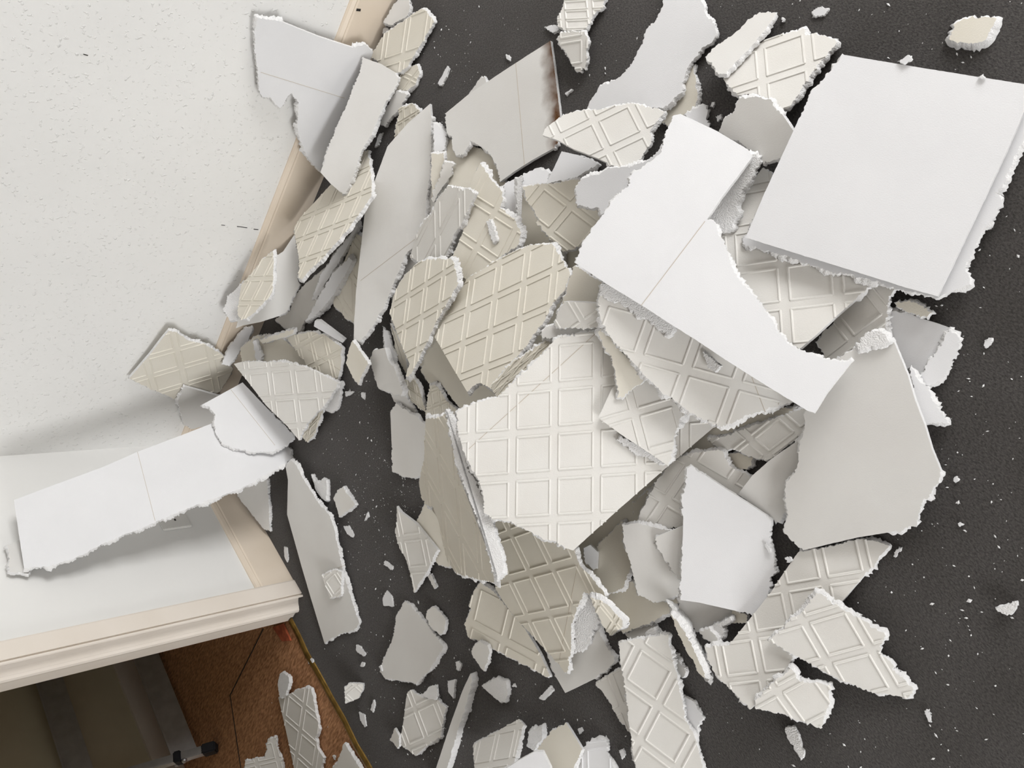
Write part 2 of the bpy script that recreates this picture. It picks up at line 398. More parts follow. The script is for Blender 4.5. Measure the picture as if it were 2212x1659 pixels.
def clip_seg(a, b, poly):
    """parts of segment a-b inside poly (2-D)"""
    d = b - a; ts = [0.0, 1.0]; n = len(poly)
    Q = np.roll(poly, -1, 0); E = Q - poly
    den = d[0] * E[:, 1] - d[1] * E[:, 0]; ok = np.abs(den) > 1e-12
    w = poly - a
    t = np.where(ok, (w[:, 0] * E[:, 1] - w[:, 1] * E[:, 0]) / np.where(ok, den, 1), -1)
    u = np.where(ok, (w[:, 0] * d[1] - w[:, 1] * d[0]) / np.where(ok, den, 1), -1)
    ts += list(t[(t > 0) & (t < 1) & (u >= 0) & (u <= 1)]); ts.sort()
    res = []
    for t0, t1 in zip(ts[:-1], ts[1:]):
        if t1 - t0 < 1e-4: continue
        m_ = a + d * (t0 + t1) / 2
        if pip(poly, np.array([m_[0]]), np.array([m_[1]]))[0]: res.append((a + d * t0, a + d * t1))
    return res

COUNT = {}; STATS = []
def parse(s):
    P = []; rough = []
    for tok in s.split():
        cl = '*' in tok; tok = tok.replace('*', ''); x, y = tok.split(','); P.append((float(x), float(y))); rough.append(not cl)
    return np.array(P), rough

def shard(name, label, poly, face='cream', quad=None, nm=(1, 1), hint='F', hw=0.5, t=0.0085, group=None, lines=(), flare=1.0,
          gap=0.0012, amp=0.0019, cat='tile shard', scorch=None, sq=7.0):
    P, rough = parse(poly)
    small = (P.max(0) - P.min(0)).max() < 45
    best, D = place(P, quad, nm, hint, hw, t, gap, sq)
    rng = np.random.default_rng(abs(hash_(label)) % (2 ** 31))
    X = np.array([ray_c(p) * (D / (ray_c(p) @ best)) for p in P])           # camera space, on front plane
    n_c = -best                                                             # towards the camera
    if quad:
        qd = np.array([ray_c(p) * (D / (ray_c(p) @ best)) for p in quad]); ex = qd[1] - qd[0]
    else: ex = X[1] - X[0]
    ex = ex - n_c * (ex @ n_c); ex /= np.linalg.norm(ex); ey = np.cross(n_c, ex)
    o_c = X.mean(0)
    B = np.stack([ex, ey], 1)
    P2 = (X - o_c) @ B
    if np.sum(P2[:, 0] * np.roll(P2[:, 1], -1) - np.roll(P2[:, 0], -1) * P2[:, 1]) < 0:
        P2 = P2[::-1].copy(); rough = rough[::-1]; rough = rough[1:] + rough[:1]
    O, fl = fractal_outline(P2, rough, 0.0028 if not small else 0.0018, amp if not small else amp * 0.6, rng)
    n = len(O)
    # back outline: torn edges flare out unevenly
    tg = np.roll(O, -2, 0) - np.roll(O, 2, 0); tg /= np.maximum(np.linalg.norm(tg, axis=1), 1e-9)[:, None]
    nr = np.stack([tg[:, 1], -tg[:, 0]], 1)
    kk = max(3, n // 7)
    lf = np.interp(np.linspace(0, 1, n), np.linspace(0, 1, kk), rng.uniform(-0.2, 1.0, kk))
    off = fl * flare * (0.0075 * np.clip(lf, 0, 1) + rng.normal(0, 0.0008, n)) * (0.5 if small else 1.0)
    rows = 4; V = []
    for k in range(rows):
        s = k / (rows - 1)
        jit = rng.normal(0, 0.0009, (n, 2)) * (fl[:, None] if 0 < k < rows - 1 else 0)
        bul = (fl * 0.0012 * math.sin(math.pi * s) if not small else 0)
        pp = O + nr * (off * (s ** 0.8) + bul)[:, None] + jit
        zz = np.full(n, -t * s) + (rng.normal(0, 0.0008, n) * fl if 0 < k < rows - 1 else 0)
        V.append(np.column_stack([pp, zz]))
    ow = CAM + R @ o_c
    M4 = Matrix.Identity(4); axes = (R @ ex, R @ ey, R @ n_c)
    for c_ in range(3):
        for r_ in range(3): M4[r_][c_] = axes[c_][r_]
    for r_ in range(3): M4[r_][3] = ow[r_]
    fm = MT[face] if isinstance(face, str) else face
    top = V[0]; bot = V[-1]
    root = obj(name, np.vstack([top, bot]), [tuple(range(n)), tuple(range(2 * n - 1, n - 1, -1))], fm)
    if scorch is not None:
        sc_p, sc_q, wd = scorch
        a_ = (ray_c(sc_p) * (D / (ray_c(sc_p) @ best)) - o_c) @ B; b_ = (ray_c(sc_q) * (D / (ray_c(sc_q) @ best)) - o_c) @ B
        bm = bmesh.new(); bm.from_mesh(root.data)
        bmesh.ops.triangulate(bm, faces=bm.faces)
        for _ in range(3): bmesh.ops.subdivide_edges(bm, edges=[e_ for e_ in bm.edges if e_.calc_length() > 0.008], cuts=1, use_grid_fill=False); bmesh.ops.triangulate(bm, faces=bm.faces)
        bm.to_mesh(root.data); bm.free()
        at_ = root.data.attributes.new('scorch', 'FLOAT', 'POINT'); dd = (b_ - a_) / np.linalg.norm(b_ - a_)
        for i_, v_ in enumerate(root.data.vertices):
            p_ = np.array(v_.co[:2]) - a_; dist = abs(p_[0] * dd[1] - p_[1] * dd[0])
            at_.data[i_].value = max(0.0, 1.0 - dist / wd)
    root.matrix_world = M4
    tag(root, label, cat, group)
    STATS.append((label, np.ptp(O, axis=0).max(), (P2[:, 0] @ np.zeros(len(P2))), min((CAM + R @ x)[2] for x in X), max((CAM + R @ x)[2] for x in X), (R @ n_c)))
    SV = np.vstack(V); SF = []
    for k in range(rows - 1):
        for i in range(n):
            j = (i + 1) % n; SF.append((k * n + i, (k + 1) * n + i, (k + 1) * n + j, k * n + j))
    obj('torn_edge', SV, SF, MT['torn'], root, smooth=True)
    if quad:
        q2 = (qd - o_c) @ B
        A = []; bb = []
        for (i, j), q in zip(((0, 0), (nm[0], 0), (nm[0], nm[1]), (0, nm[1])), q2): A.append([1, i, j]); bb.append(q)
        C = np.linalg.lstsq(np.array(A, float), np.array(bb), rcond=None)[0]     # 3 x 2
        inv = np.linalg.inv(C[1:].T); ij = (O - C[0]) @ inv.T
        i0, j0 = np.floor(ij.min(0)).astype(int); i1, j1 = np.ceil(ij.max(0)).astype(int)
        pv = []; pf = []
        ins = 0.105; hw_ = 0.0025; ht = 0.0018
        Om = O
        for i in range(i0, i1):
            for j in range(j0, j1):
                cs = [C[0] + C[1] * a_ + C[2] * b_ for a_, b_ in ((i + ins, j + ins), (i + 1 - ins, j + ins), (i + 1 - ins, j + 1 - ins), (i + ins, j + 1 - ins))]
                for e_ in range(4):
                    a_, b_ = cs[e_], cs[(e_ + 1) % 4]
                    for (s0, s1) in clip_seg(a_, b_, Om):
                        L = np.linalg.norm(s1 - s0)
                        if L < 0.002: continue
                        d = (s1 - s0) / L; nn = np.array([-d[1], d[0]])
                        b0_ = len(pv)
                        for p_ in (s0, s1):
                            for off_, z_ in ((-hw_, -0.0003), (-hw_ * .35, ht), (hw_ * .35, ht), (hw_, -0.0003)):
                                q_ = p_ + nn * off_; pv.append((q_[0], q_[1], z_))
                        for k in range(3): pf.append((b0_ + k, b0_ + 4 + k, b0_ + 5 + k, b0_ + 1 + k))
                        pf.append((b0_, b0_ + 1, b0_ + 2, b0_ + 3)); pf.append((b0_ + 7, b0_ + 6, b0_ + 5, b0_ + 4))
        if pf:
            em = obj('embossed_pattern', pv, pf, fm, root)
            em['label'] = 'raised double line grid'
            bm = bmesh.new(); bm.from_mesh(em.data); bmesh.ops.recalc_face_normals(bm, faces=bm.faces); bm.to_mesh(em.data); bm.free()
    for (a, b) in lines:
        a2 = (ray_c(a) * (D / (ray_c(a) @ best)) - o_c) @ B; b2 = (ray_c(b) * (D / (ray_c(b) @ best)) - o_c) @ B
        oriented_bar('crease_line', (a2[0], a2[1], 0.0), (b2[0], b2[1], 0.0), 0.0011, 0.0007, MT['crease'], root)
    return root

def hash_(s):
    h = 5381
    for ch in s: h = (h * 33 + ord(ch)) & 0x7fffffff
    return h
NS = 'polystyrene_tile_shard'; NC = 'polystyrene_chip'
MT['burnt'] = burnt_mat(0, 0, 0)
def S(label, poly, face='cream', **k): return shard(NS, label, poly, face, **k)
def CH(label, poly, face='white', **k):
    k.setdefault('t', 0.006); k.setdefault('gap', 0.0004); k.setdefault('flare', 0.6); k.setdefault('cat', 'chip'); k.setdefault('hw', 1.5)
    return shard(NC, label, poly, face, **k)

# ---- sheets at the bottom of the heap, showing only in the gaps
S('buried cream sheet showing between the embossed blades', '960,560 1240,520 1300,600 1290,720 1190,745 1080,850 960,840 900,780', 'cream', hw=2)
S('buried sheet under the creased white sheet', '1240,430 1420,380 1560,330 1620,470 1560,620 1420,640 1280,600', 'plain', hw=2)
S('buried cream sheet under the central embossed tile', '1090,1080 1200,1080 1420,955 1560,895 1720,880 1710,945 1560,962 1480,1010 1420,1100 1335,1250 1240,1260', 'cream', hw=2)
S('buried plain sheet under the tall blade and its neighbours', '850,420 960,340 1010,430 1000,560 910,720 845,700', 'plain', hw=2)
S('buried cream sheet beside the upright white edge strip', '1070,425 1160,388 1215,500 1215,575 1110,560', 'cream', hw=2)
# ---- along the speckled wall
S('small plain wedge tucked under the top of the skirting corner', '864,-8 884,-8 885,20 880,34 864,43 844,55 828,48 832,41', 'plain', hint='F')
CH('tiny white crumb wedged beside the skirting', '826,72 828,61 837,59 841,66')
S('crumpled cream shard with embossed lines beneath a narrow plain strip', '868,150 900,139 907,158 895,185 870,200 845,225 840,215 860,180', 'cream', quad=[(862,205),(890,170),(870,160),(845,195)], hint='F', sq=0.4)
S('narrow ragged sliver lying on carpet under a plain strip', '855,196 880,205 862,235 840,258 832,272 821,268 825,248 840,225', 'plain')
S('narrow embossed shard leaning beside the skirting with a snapped top', '830,72 875,43 909,20 923,25 929,36 938,47 905,102 883,140 866,156 850,158 800,122 812,104', 'cream', quad=[(825.5,138),(870.7,122),(884,27),(839,43)], hint=(-.35,.35), sq=0.4)
S('shadowed embossed shard behind the tall plain blade', '766,500 785,515 790,600 775,700 748,690 735,673 721,661 716,646 735,590 752,545', 'cream', quad=[(735,560),(762,600),(765,690),(738,650)], hint=(-.5,.35), sq=0.4)
S('small embossed corner peeping out behind the tall blade', '864,233 889,224 907,240 900,275 870,310 853,298 855,271', 'cream', quad=[(872,260),(886,250),(886,225),(872,232)], hint=(-.4,.2), sq=0.4)
S('tall plain blade with a pencil line and a torn white edge', '929*,224 931,250 931,300 928,368 923,420 919,480 903,527 880,545 864,578 846,623 830,662 812,695 795,716 777,738 764,735* 765,694* 769,630* 775,575* 788,458* 811,386* 837,316* 880,267*', 'plain', hint=(-.2,-.1), hw=2, lines=[((779,606),(905,510))], flare=1.4)
S('crumbly white lump against the skirting foot', '527,607 504,630 490,645 481,668 497,693 513,694 530,680 545,650', 'torn', t=.02, amp=.003)
S('dull plain shard with crumbling lower edge over the dark gap', '651,621 700,582 722,598 704,650 686,673 657,693 648,716 634,707 612,709 605,698 594,690 626,673 636,641', 'plain', hint=(-.5,.2), flare=1.6)
S('slim upright splinter under the embossed wall shard', '770,480 773,490 748,537 712,598 683,648 673,648 694,591 721,551 753,512', 'white', hint=(-.3,.4), t=.012)
S('crumbling white strip below the slim upright splinter', '753,557 761,562 753,580 721,636 705,655 680,684 660,695 690,640 716,595', 'white', hint=(-.3,.4), t=.014, flare=1.5)
S('smooth plain shard between the skirting and embossed wall shard', '597,553* 612,543* 635,508 646,560 643,607 648,614 633,641 620,672 605,682* 565,695* 525,703* 510,709* 515,690 545,660 590,610', 'plain', hint=(-.2,.35))
S('small embossed triangle leaning on the skirting corner', '590,541 591,570 588,632 582,641 547,677 523,691 513,679 515,655 522,614 545,589 563,564', 'cream', quad=[(570.7,601.4),(541.3,601.4),(517.5,654.5),(541.3,653.4)], hint=(-.2,.5))
S('embossed shard with seven diamonds leaning over the skirting', '714*,399 683*,433 649,469 636,490 637,510 646,560 645,600 652,604 665,588 692,563 716,536 748,500 785,450 803,422 803,395 800,365 795,324 780,330 750,380 730,398', 'cream', quad=[(711.5,446.6),(744.7,433),(694,548),(661.5,559.6)], nm=(1,2), hint=(-.45,.3), flare=1.2)
S('broad white shard leaning on the speckled wall with a notched side', '557,38 610,48* 690,80* 762,103 790,96 805,112 800,130 778,160 745,245 710,335 694,372 676,355 660,330 647,301 642,271 645,244 642,215 629,201 618,215 606,234 595,226 584,210 568,210 559,192 556,154 554,127 550,115 550,66', 'white', hint=(.25,.35), hw=.8, lines=[((563,156),(744,212))], flare=1.3)
S('plain strip laid across the broad white wall shard', '783,124* 823,138* 853,156 862,170 852,192 835,217 820,249 814,264 796,301 780,328 768,366 754,406 744,419 733,413* 714,397* 692,372* 697,359 703,335 740,244 778,156', 'plain', hint=(-.05,.25), hw=.8)
S('embossed diamond shard propped against the speckled wall', '365,714 385,720 408,736 442,744 480,766 503,797 492,820 474,847 430,862 383,865 347,849 300,828 279,818* 325,765* 350,732*', 'cream', quad=[(392.4,793.5),(454.6,774.3),(463.6,811.6),(399.2,829.7)], hint=(.3,.4), hw=.8)
S('dull plain shard in the wall corner under the long strip', '399,835* 474,856 490,890 465,915 431,923 413,927 397,917 388,887 384,865', 'plain', hint=(.2,.3))
S('thin plain sliver at the corner foot', '530,709 544,709 535,740 512,768 494,790 478,786 503,740', 'white', hint=(-.1,.4))
S('hidden cream shard bridging the corner', '555,725 607,729 668,777 675,788 640,800 560,800 523,790 519,752', 'cream', hint=(-.4,.25))
S('embossed shard with a scratch beside the carpet corner', '616,728 675,716 702,724 738,750 736,795 728,826 700,840 660,810 668,795 634,750', 'cream', quad=[(672,733),(700,720),(712,770),(684,786)], hint=(-.5,.1), lines=[((665,755),(735,800))])
CH('short ribbed offcut above the hidden cream shard', '561,735 620,715 635,712 632,722 600,733 566,742', 'cream', hint=(-.3,.4), t=.012)
CH('thin layered splinter crossing the dark carpet gap', '680,693* 690,693* 745,735* 740,741* 678,705*', 'white', hint=(-.3,.5), t=.012)
CH('narrow upright slip beside the hidden cream shard', '546,740 552,735 566,770 564,785 555,785', 'white', hint=(-.2,.4), t=.012)
S('crumbling back edge below the corner diamonds', '736,828 731,876 717,892 700,884 705,845', 'torn', hint=(-.3,.3), t=.01)
S('embossed sliver hanging under the corner diamonds', '700,880 680,935 665,955 655,948 650,930 675,890', 'cream', quad=[(668,925),(690,900),(684,930),(664,950)], hint=(-.4,.3), sq=0.4)
S('torn plain scrap behind the high end of the long strip', '16,1178* 45,1165 80,1200 62,1240 45,1236 22,1236', 'plain', hint='B', hw=1.5)
S('small plain triangle hanging over the skirting by the doorway wall', '576,1038 580,1077 583,1148 577,1143 570,1144 538,1103 513,1071 520,1040', 'plain', hint=(-.35,.15))
S('long white strip leaning up the smooth wall', '30*,1080 110*,1050 222*,1009 297*,976 400*,937 462*,913 560,912 630,973 628,993 589,1018 519,1056 443,1083 326,1132 222,1174 158,1208 110,1222 52,1228* 40,1150*', 'white', hint=(.1,-.15), hw=1.2, lines=[((297,976),(335,1125))], flare=1.8)
S('white shard with a fold line resting on the long strip', '435,875* 499,840* 524,826* 578,883 630,935 634,945 621,960 589,976 544,976 500,966 481,958 467,939 462,910 465,894 453,878', 'white', hint=(.0,-.05), hw=.8, lines=[((499,842),(594,962))])
S('embossed shard of clear diamonds over the wall corner heap', '505,786* 524,781 621,783 668,795 693,808 731,826 720,847 702,874 664,914 652,935 646,951* 621,921* 575,876* 539,829*', 'offwhite', quad=[(581.2,798.1),(632,794.7),(638.8,855.7),(590.2,860.2)], hint=(-.2,.05), hw=.8)


# ---- upper middle
S('cream sheet deep under the scorched shard', '958,296 1075,335 1095,400 1060,420 1030,400 1005,420 975,405 950,385', 'cream', hint=(-.4,.1))
S('ribbed white stub under the scorched shard tip', '935,265 965,287 960,325 938,330', 'white', hint=(-.2,.2), t=.012)
CH('crumpled cream scrap beside the tall plain blade', '932,332 958,330 962,355 945,400 932,430', 'cream', hint=(-.3,.3), t=.012)
CH('ribbed curl of tile beside the tall plain blade', '960,350 982,354 973,381 949,415 938,436 931,431 944,399', 'offwhite', hint=(-.2,.3), t=.012)
S('little plain peak behind the scorched shard', '1005,215 1013,203 1038,167 1045,165 1052,180 1060,200', 'plain')
S('cut off plain corner under the scorched shard', '1130,375 1166,362 1186,372 1182,397 1150,415 1127,402', 'white', hint=(-.3,0))
S('white plain wedge beside the dark gap', '1213*,327 1250,335 1293,354 1270,368 1247,383 1215,392 1179,397* 1197*,362*', 'white', hint=(-.2,-.1))
S('bluish plain sheet standing beside the crumbling cross piece', '1087,400 1118,384 1117,475 1110,480 1080,447 1088,428', 'white', hint=(-.1,.3), t=.012)
S('upright white edge strip beside the bluish sheet', '1118,384* 1128,378 1128,430* 1126,475* 1127,530 1115,532 1108,528 1117,480', 'torn', hint=(.3,.1), t=.012)
S('cream embossed shard with a cross and crumbling white rim', '1037,353 1050,372 1064,392 1083,412 1087,430 1079,447 1115,480 1125,505 1120,530 1090,548 1060,575 1010,605 985,595 975,560 1000,500 1014,406 1025,375', 'cream', quad=[(1068.7,458.2),(1116,490),(1077.8,566.7),(1030.3,535)], hint=(-.5,.2), flare=1.6)
CH('small white finger of foam on the cross piece', '1050,478 1058,474 1070,500 1072,520 1064,523 1056,500', 'torn')
S('embossed shard under the white heap top with a lifted corner', '1130,403 1179,397 1236,388 1270,392 1300,450 1285,505 1250,532 1234,540 1216,544 1195,523 1173,498 1157,480 1164,477 1155,456 1137,433', 'cream', quad=[(1174.9,399.1),(1233.6,444.3),(1187.3,500.8),(1128.5,455.6)], hint=(-.35,0))
S('scorched plain shard with a burnt brown edge', '962,245* 1013*,203 1100*,145 1189*,88 1196*,136 1203*,192 1210*,249 1205,308 1194*,321 1149*,346 1108*,372 1080,393 1073,354 1054,328 1035,315 1016,303 1010,318 999,335 986,335 977,321 977,294 965,287', 'burnt', hint=(-.3,-.05), hw=.8, lines=[((1114,136),(1133,357))], scorch=((1191,88),(1208,300),.06))

S('small white leftover with a notched tip at the heap top', '1222,-12 1306,-12 1305,14 1284,29 1271,54 1259,66 1235,72 1205,57 1205,34 1216,14', 'offwhite', quad=[(1214,2),(1272,0),(1276,19),(1214,24)], hint='F', sq=0.4)
CH('flat white tab torn off beside the notched leftover', '1175,58 1196,54 1207,64 1194,71')
S('pointed cream offcut standing below the notched leftover', '1212,70 1262,68 1271,90 1264,152 1258,146 1255,157 1246,155 1230,127 1212,99 1203,84', 'offwhite', quad=[(1205,90),(1262,80),(1262,20),(1205,30)], hint='F', sq=0.4)
S('half hidden cream sheet under the big white tongue', '1496,140 1503,175 1507,215 1495,240 1470,265 1445,272 1430,265 1435,235 1465,190', 'cream', hint=(-.5,-.1))
S('big white tongue shaped shard under the embossed one with folded lip', '1436,-20 1515,-20 1524,29 1542,50 1547,75 1540,88 1517,102 1499,127 1479,158 1472,199 1458,210 1442,228 1424,232 1368,238 1310,262 1262,245 1296,185 1338,167 1359,147 1377,113 1390,90 1399,61 1418,43 1433,9', 'white', hint=(-.35,-.1), hw=.8)
S('embossed shard with a folded dark lip beside the scorched one', '1172,292* 1176,282 1189,267 1216,249 1248,240 1300,236 1359,224 1390,228 1436,240 1413,268 1404,282 1406,305 1390,335 1368,359 1334,362 1311,351* 1289*,341 1239*,322 1205*,303', 'offwhite', quad=[(1282,257.7),(1362.2,222.6),(1392.8,284.8),(1315.9,325.5)], hint=(-.25,-.1), hw=.8)
S('embossed shard with a stepped end under a narrow white splinter', '1562,170* 1625,102 1671,81 1736,61 1741,77 1763,72 1800,84 1808,92 1770,136 1703,233 1682,233 1662,215 1610,203 1596,206 1569,181*', 'offwhite', quad=[(1648,176.3),(1749.8,141.3),(1742,65.5),(1641,99.5)], hint='F')
S('narrow pointed white splinter across the stepped embossed shard', '1639,27 1675,27 1673,36 1657,59 1635,88 1594,129 1574,151 1567,160 1551,160 1540,142 1523,123 1544,102 1594,66 1616,43', 'plain', hint=(-.5,-.1))
S('dull plain shard touching the largest flat tile', '1596,212 1635,208 1662,215 1689,246* 1714,283 1690,342 1648,353 1639,339 1610,316 1553,283 1564,255 1587,240', 'plain', hint='F', hw=1)
S('white corner scrap behind the creased sheet', '1481,246 1517,228 1528,236 1532,270 1545,300 1500,300', 'white', hint=(-.3,0))

# ---- centre left embossed blades
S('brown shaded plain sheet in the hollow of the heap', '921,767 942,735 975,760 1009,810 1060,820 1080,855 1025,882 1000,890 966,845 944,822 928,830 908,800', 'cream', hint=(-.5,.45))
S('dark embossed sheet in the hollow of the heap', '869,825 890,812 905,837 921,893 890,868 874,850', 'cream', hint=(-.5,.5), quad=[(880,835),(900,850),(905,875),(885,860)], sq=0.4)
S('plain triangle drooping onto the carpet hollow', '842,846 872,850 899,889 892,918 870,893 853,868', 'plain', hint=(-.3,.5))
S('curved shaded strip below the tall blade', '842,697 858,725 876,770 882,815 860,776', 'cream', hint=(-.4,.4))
S('folded white strip hanging below the tall blade', '826,703 838,719 854,776 865,821 874,855 862,843 842,798 831,748', 'white', hint=(.0,.4), t=.01)
S('upright plain flake with thick layered white edge', '806,757* 831*,751 838,776 853,798 870,843 866,855 838,846 817,839 808,812 799,775', 'plain', hint=(-.5,.2), t=.014)
CH('tan diamond chip with shredded edges on the carpet', '761,735 777,758 795,785 783,807 774,832 763,816 747,785 752,760', 'cream', hint='F', t=.01, hw=6)
S('embossed blade with a bright folded ridge and white torn side', '967,402 987,406 1019,411 1026,420 1018,440 1003,470 985,500 970,535 958,562 945,572 931,569 910,569 886,555 899,508 915,478 931,463 942,436', 'offwhite', quad=[(945.5,510),(997.5,411),(998.6,485),(946.7,585)], hint=(-.45,.35), flare=1.8, sq=0.4)
S('embossed blade tapering down to a crumbling tip', '877,592 905,565 950,558 976,560 986,590 990,612 966,654 948,685 930,722 914,755 893,800 884,812 876,812 885*,787 867*,744 842*,677 850,640 862,612', 'cream', quad=[(883.3,636.8),(960,590),(950.6,660.3),(874.9,705.5)], nm=(2,1), hint=(-.5,.2), flare=1.8)
S('large embossed sheet of slanted diamonds beside the central tile', '1141,531 1193,526 1231,587 1232,603 1225,621 1208,640 1188,665 1177,692 1150,726 1120,767 1093,805 1073,837 1057,837 1043,830 1030,828 1009,846* 975,790* 939*,728 966,676 985,640 1010,601 1060,570 1100,548', 'cream', quad=[(1077.8,567.9),(1142.2,537.3),(1121.4,688.6),(1061,716.4)], nm=(1,2), hint=(-.55,.15), flare=1.2)

# ---- right side
S('white plain sheet with a clean top beside the carpet', '1917,678 1933,672 1978,683* 2056*,710 2020*,762 1983*,819 1950,790 1915,740', 'white', hint=(-.5,0))
S('torn pale layer sticking out under the clean white sheet', '2050,712 2072,732 2064,768 2053,797 2030,823 2003,833 1983,822 2000,790 2030,750', 'white', hint='F', gap=.0005)
S('ragged white wedge pointing at the bare carpet', '1968,790 1985,822 2003,836 2010,850 2024,880 2047,908 2048,914 1999,917* 1980,895', 'white', hint=(-.5,-.1), flare=1.6)
S('grey shaded embossed sheet between tiles', '1882,613 1935,622 1920,640 1917,668 1913,706 1915,735 1870,760 1820,785 1780,770 1765,740 1804,690', 'offwhite', quad=[(1844.8,737.6),(1918.2,679.2),(1862.8,608.9),(1789.5,667.2)], hint='F')
S('lens shaped cream chip on the carpet by the largest tile', '1933,655 1966,649 1990,661 2014,676 1993,683 1957,673', 'cream', cat='chip', t=.006)
S('embossed tile under the largest flat one', '1649,362 1672,378 1740,430 1830,540 1882,613 1850*,645 1804*,685 1765*,722 1730,752 1697,736 1650,690 1600,620 1571,547 1555,500 1590,440 1620,392', 'offwhite', quad=[(1689.2,567.8),(1804.4,555),(1811.9,643.3),(1696.7,661.2)], hint=(-.5,0), hw=.8)
S('torn under layer of the largest flat tile', '2215,240 2212,300 2185,356 2164,407 2150,416 2164,437 2152,464 2122,497 2110,527 2086,574 2095,613 2050,632 2026,643 1939,625 1867,601 1816,588 1807,592 1760,574 1670,545 1603,526 1625,480 1720,300 1850,180 2000,190 2150,200', 'white', hint=(-.45,-.05), hw=.8, flare=1.4, amp=.0018)
S('largest flat white tile with two clean factory edges', '1820*,118 2000*,148 2215*,182 2216*,232 2178*,320 2100*,485 2026*,640 1960*,622 1820*,578 1700*,541 1611*,513 1650*,420 1712*,287 1726,255 1757,192 1780,170 1798,148', 'white', hint=(-.45,-.05), hw=.8, flare=.6)

# ---- lower heap
S('plain shard beside the hollow with a wavy bottom edge', '843,890 855,872 900,900 930,930 935,1000 910,1028 885,1032 865,1027 847,1018 846*,960', 'plain', hint=(-.5,.25))
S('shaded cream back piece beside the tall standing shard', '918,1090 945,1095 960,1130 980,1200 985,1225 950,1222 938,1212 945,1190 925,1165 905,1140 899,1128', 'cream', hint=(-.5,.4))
S('small embossed kite lying against the standing shard', '857,1096* 866*,1107 898*,1131 944,1188 928,1224 918,1240 898,1274 894,1280 885,1235 875,1202 862,1183 853,1147 857,1127', 'offwhite', quad=[(867.6,1164.2),(913.9,1158.6),(926.4,1228.6),(883.4,1233.2)], hint='F')
CH('thin stick of foam beside the embossed kite', '922,1240 931,1240 943,1268 938,1272 925,1248', 'plain')
S('tan plain shard with faint lines at the heap foot', '1038,1258 1065,1277 1117,1338 1138*,1365 1165*,1410 1188,1460 1183,1464 1149,1444 1086,1412 1054,1396 1036,1385 1011,1376 1003,1349 1018,1317 1013,1306 1020,1286 1027,1272', 'cream', quad=[(1015,1345),(1090,1385),(1110,1300),(1035,1262)], hint=(-.55,.4), hw=1)
S('plain tan shard at the heap foot with two square corners', '1176,1395 1235,1390 1262,1340 1285,1326 1297,1375 1320,1412 1328,1430 1310,1448 1285*,1466 1221*,1497 1203,1466 1185,1421', 'plain', hint=(-.5,.35), flare=1.4)
S('embossed sheet lying half under the strip of whole diamonds', '1286,1478 1304,1463 1342,1444 1370,1500 1370,1590 1360,1582 1335,1551 1317,1515', 'offwhite', quad=[(1314,1450),(1346,1530),(1400,1500),(1370,1420)], hint='F', sq=0.4)
S('pale sheet half buried by the dark gap', '1345,1350 1410,1325 1415,1355 1422,1372 1395,1388 1360,1385', 'plain', hint='F')
S('white stub poking out behind the strip of whole diamonds', '1392,1370 1400,1360 1412,1357 1424,1372 1405,1378', 'torn', t=.015)
S('dull sheet under the plain heap foot shard', '1325,1270 1365,1255 1400,1290 1440,1288 1472,1293 1450,1320 1400,1348 1345,1368 1328,1350 1308,1300', 'cream', hint=(-.6,.2))
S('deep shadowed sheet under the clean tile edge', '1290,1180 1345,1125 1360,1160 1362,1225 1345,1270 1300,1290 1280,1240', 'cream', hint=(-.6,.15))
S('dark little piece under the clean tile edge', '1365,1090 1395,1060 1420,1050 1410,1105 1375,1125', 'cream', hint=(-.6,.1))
S('shadowed grey piece seen through the small hole', '1570,980 1625,983 1624,1005 1615,1013 1597,1015 1578,1005', 'cream', hint='F')
S('dull embossed sheet under the broken grid shard', '1557,944 1600,930 1663,908 1717,888 1745,880 1745,911 1735,938 1717,952 1690,971 1665,990 1652,995 1625,987 1587,971 1554,971 1527,946', 'offwhite', quad=[(1619.3,946.5),(1687.1,897.7),(1725.1,930.2),(1660,984.5)], hint=(-.65,.1), sq=0.4)
S('embossed shard with stepped lines below the clean tile edge', '1470,985 1553,971 1562,976 1573,1004 1589,1016 1612,1022 1624,1030 1605,1068 1560,1110 1480,1138 1431,1142 1404,1135 1378,1122 1397,1081 1413,1050 1440,1010', 'offwhite', quad=[(1438.7,1080),(1494.1,999.7),(1573.2,1047.2),(1517.9,1127.4)], hint=(-.6,.1))
S('pale triangle wedged against the grey rounded shard', '1716,957 1740,945 1740,995 1713,1040 1697,1062 1702,1090 1697,1106 1682,1129 1661,1122 1639,1104 1594,1068* 1625*,1027 1664*,993', 'plain', hint=(-.55,.05))
S('plain shard with a bumpy face beside the dark hollow', '1344,1133 1377,1130 1431,1144 1475,1150 1480,1285 1453,1288 1438,1298 1408,1300 1379,1286 1365,1230 1352,1190', 'plain', hint=(-.45,.1))
S('small plain triangle beside the square cornered sheet', '1417,1160* 1462*,1142 1480,1135 1485,1244 1467,1253 1431,1199 1417,1176', 'plain', hint=(-.4,.1))
S('plain scrap poking out below the square cornered sheet', '1465,1295 1520,1300 1588,1318 1578*,1340 1532*,1357 1507,1366 1489,1345 1473,1331', 'plain', hint='F')
CH('tan scrap behind the plain poking one', '1580,1318 1614,1328 1612,1345 1580,1346', 'cream', t=.008)
CH('crumbling white tuft below the square cornered sheet', '1534,1356 1578,1335 1575,1345 1560,1352 1565,1365 1560,1378 1552,1385 1545,1370', 'torn', t=.012)
CH('smooth sliver beside the crumbling tuft', '1510,1365 1532,1356 1545,1372 1555,1393 1545,1402 1530,1385', 'plain', t=.008)
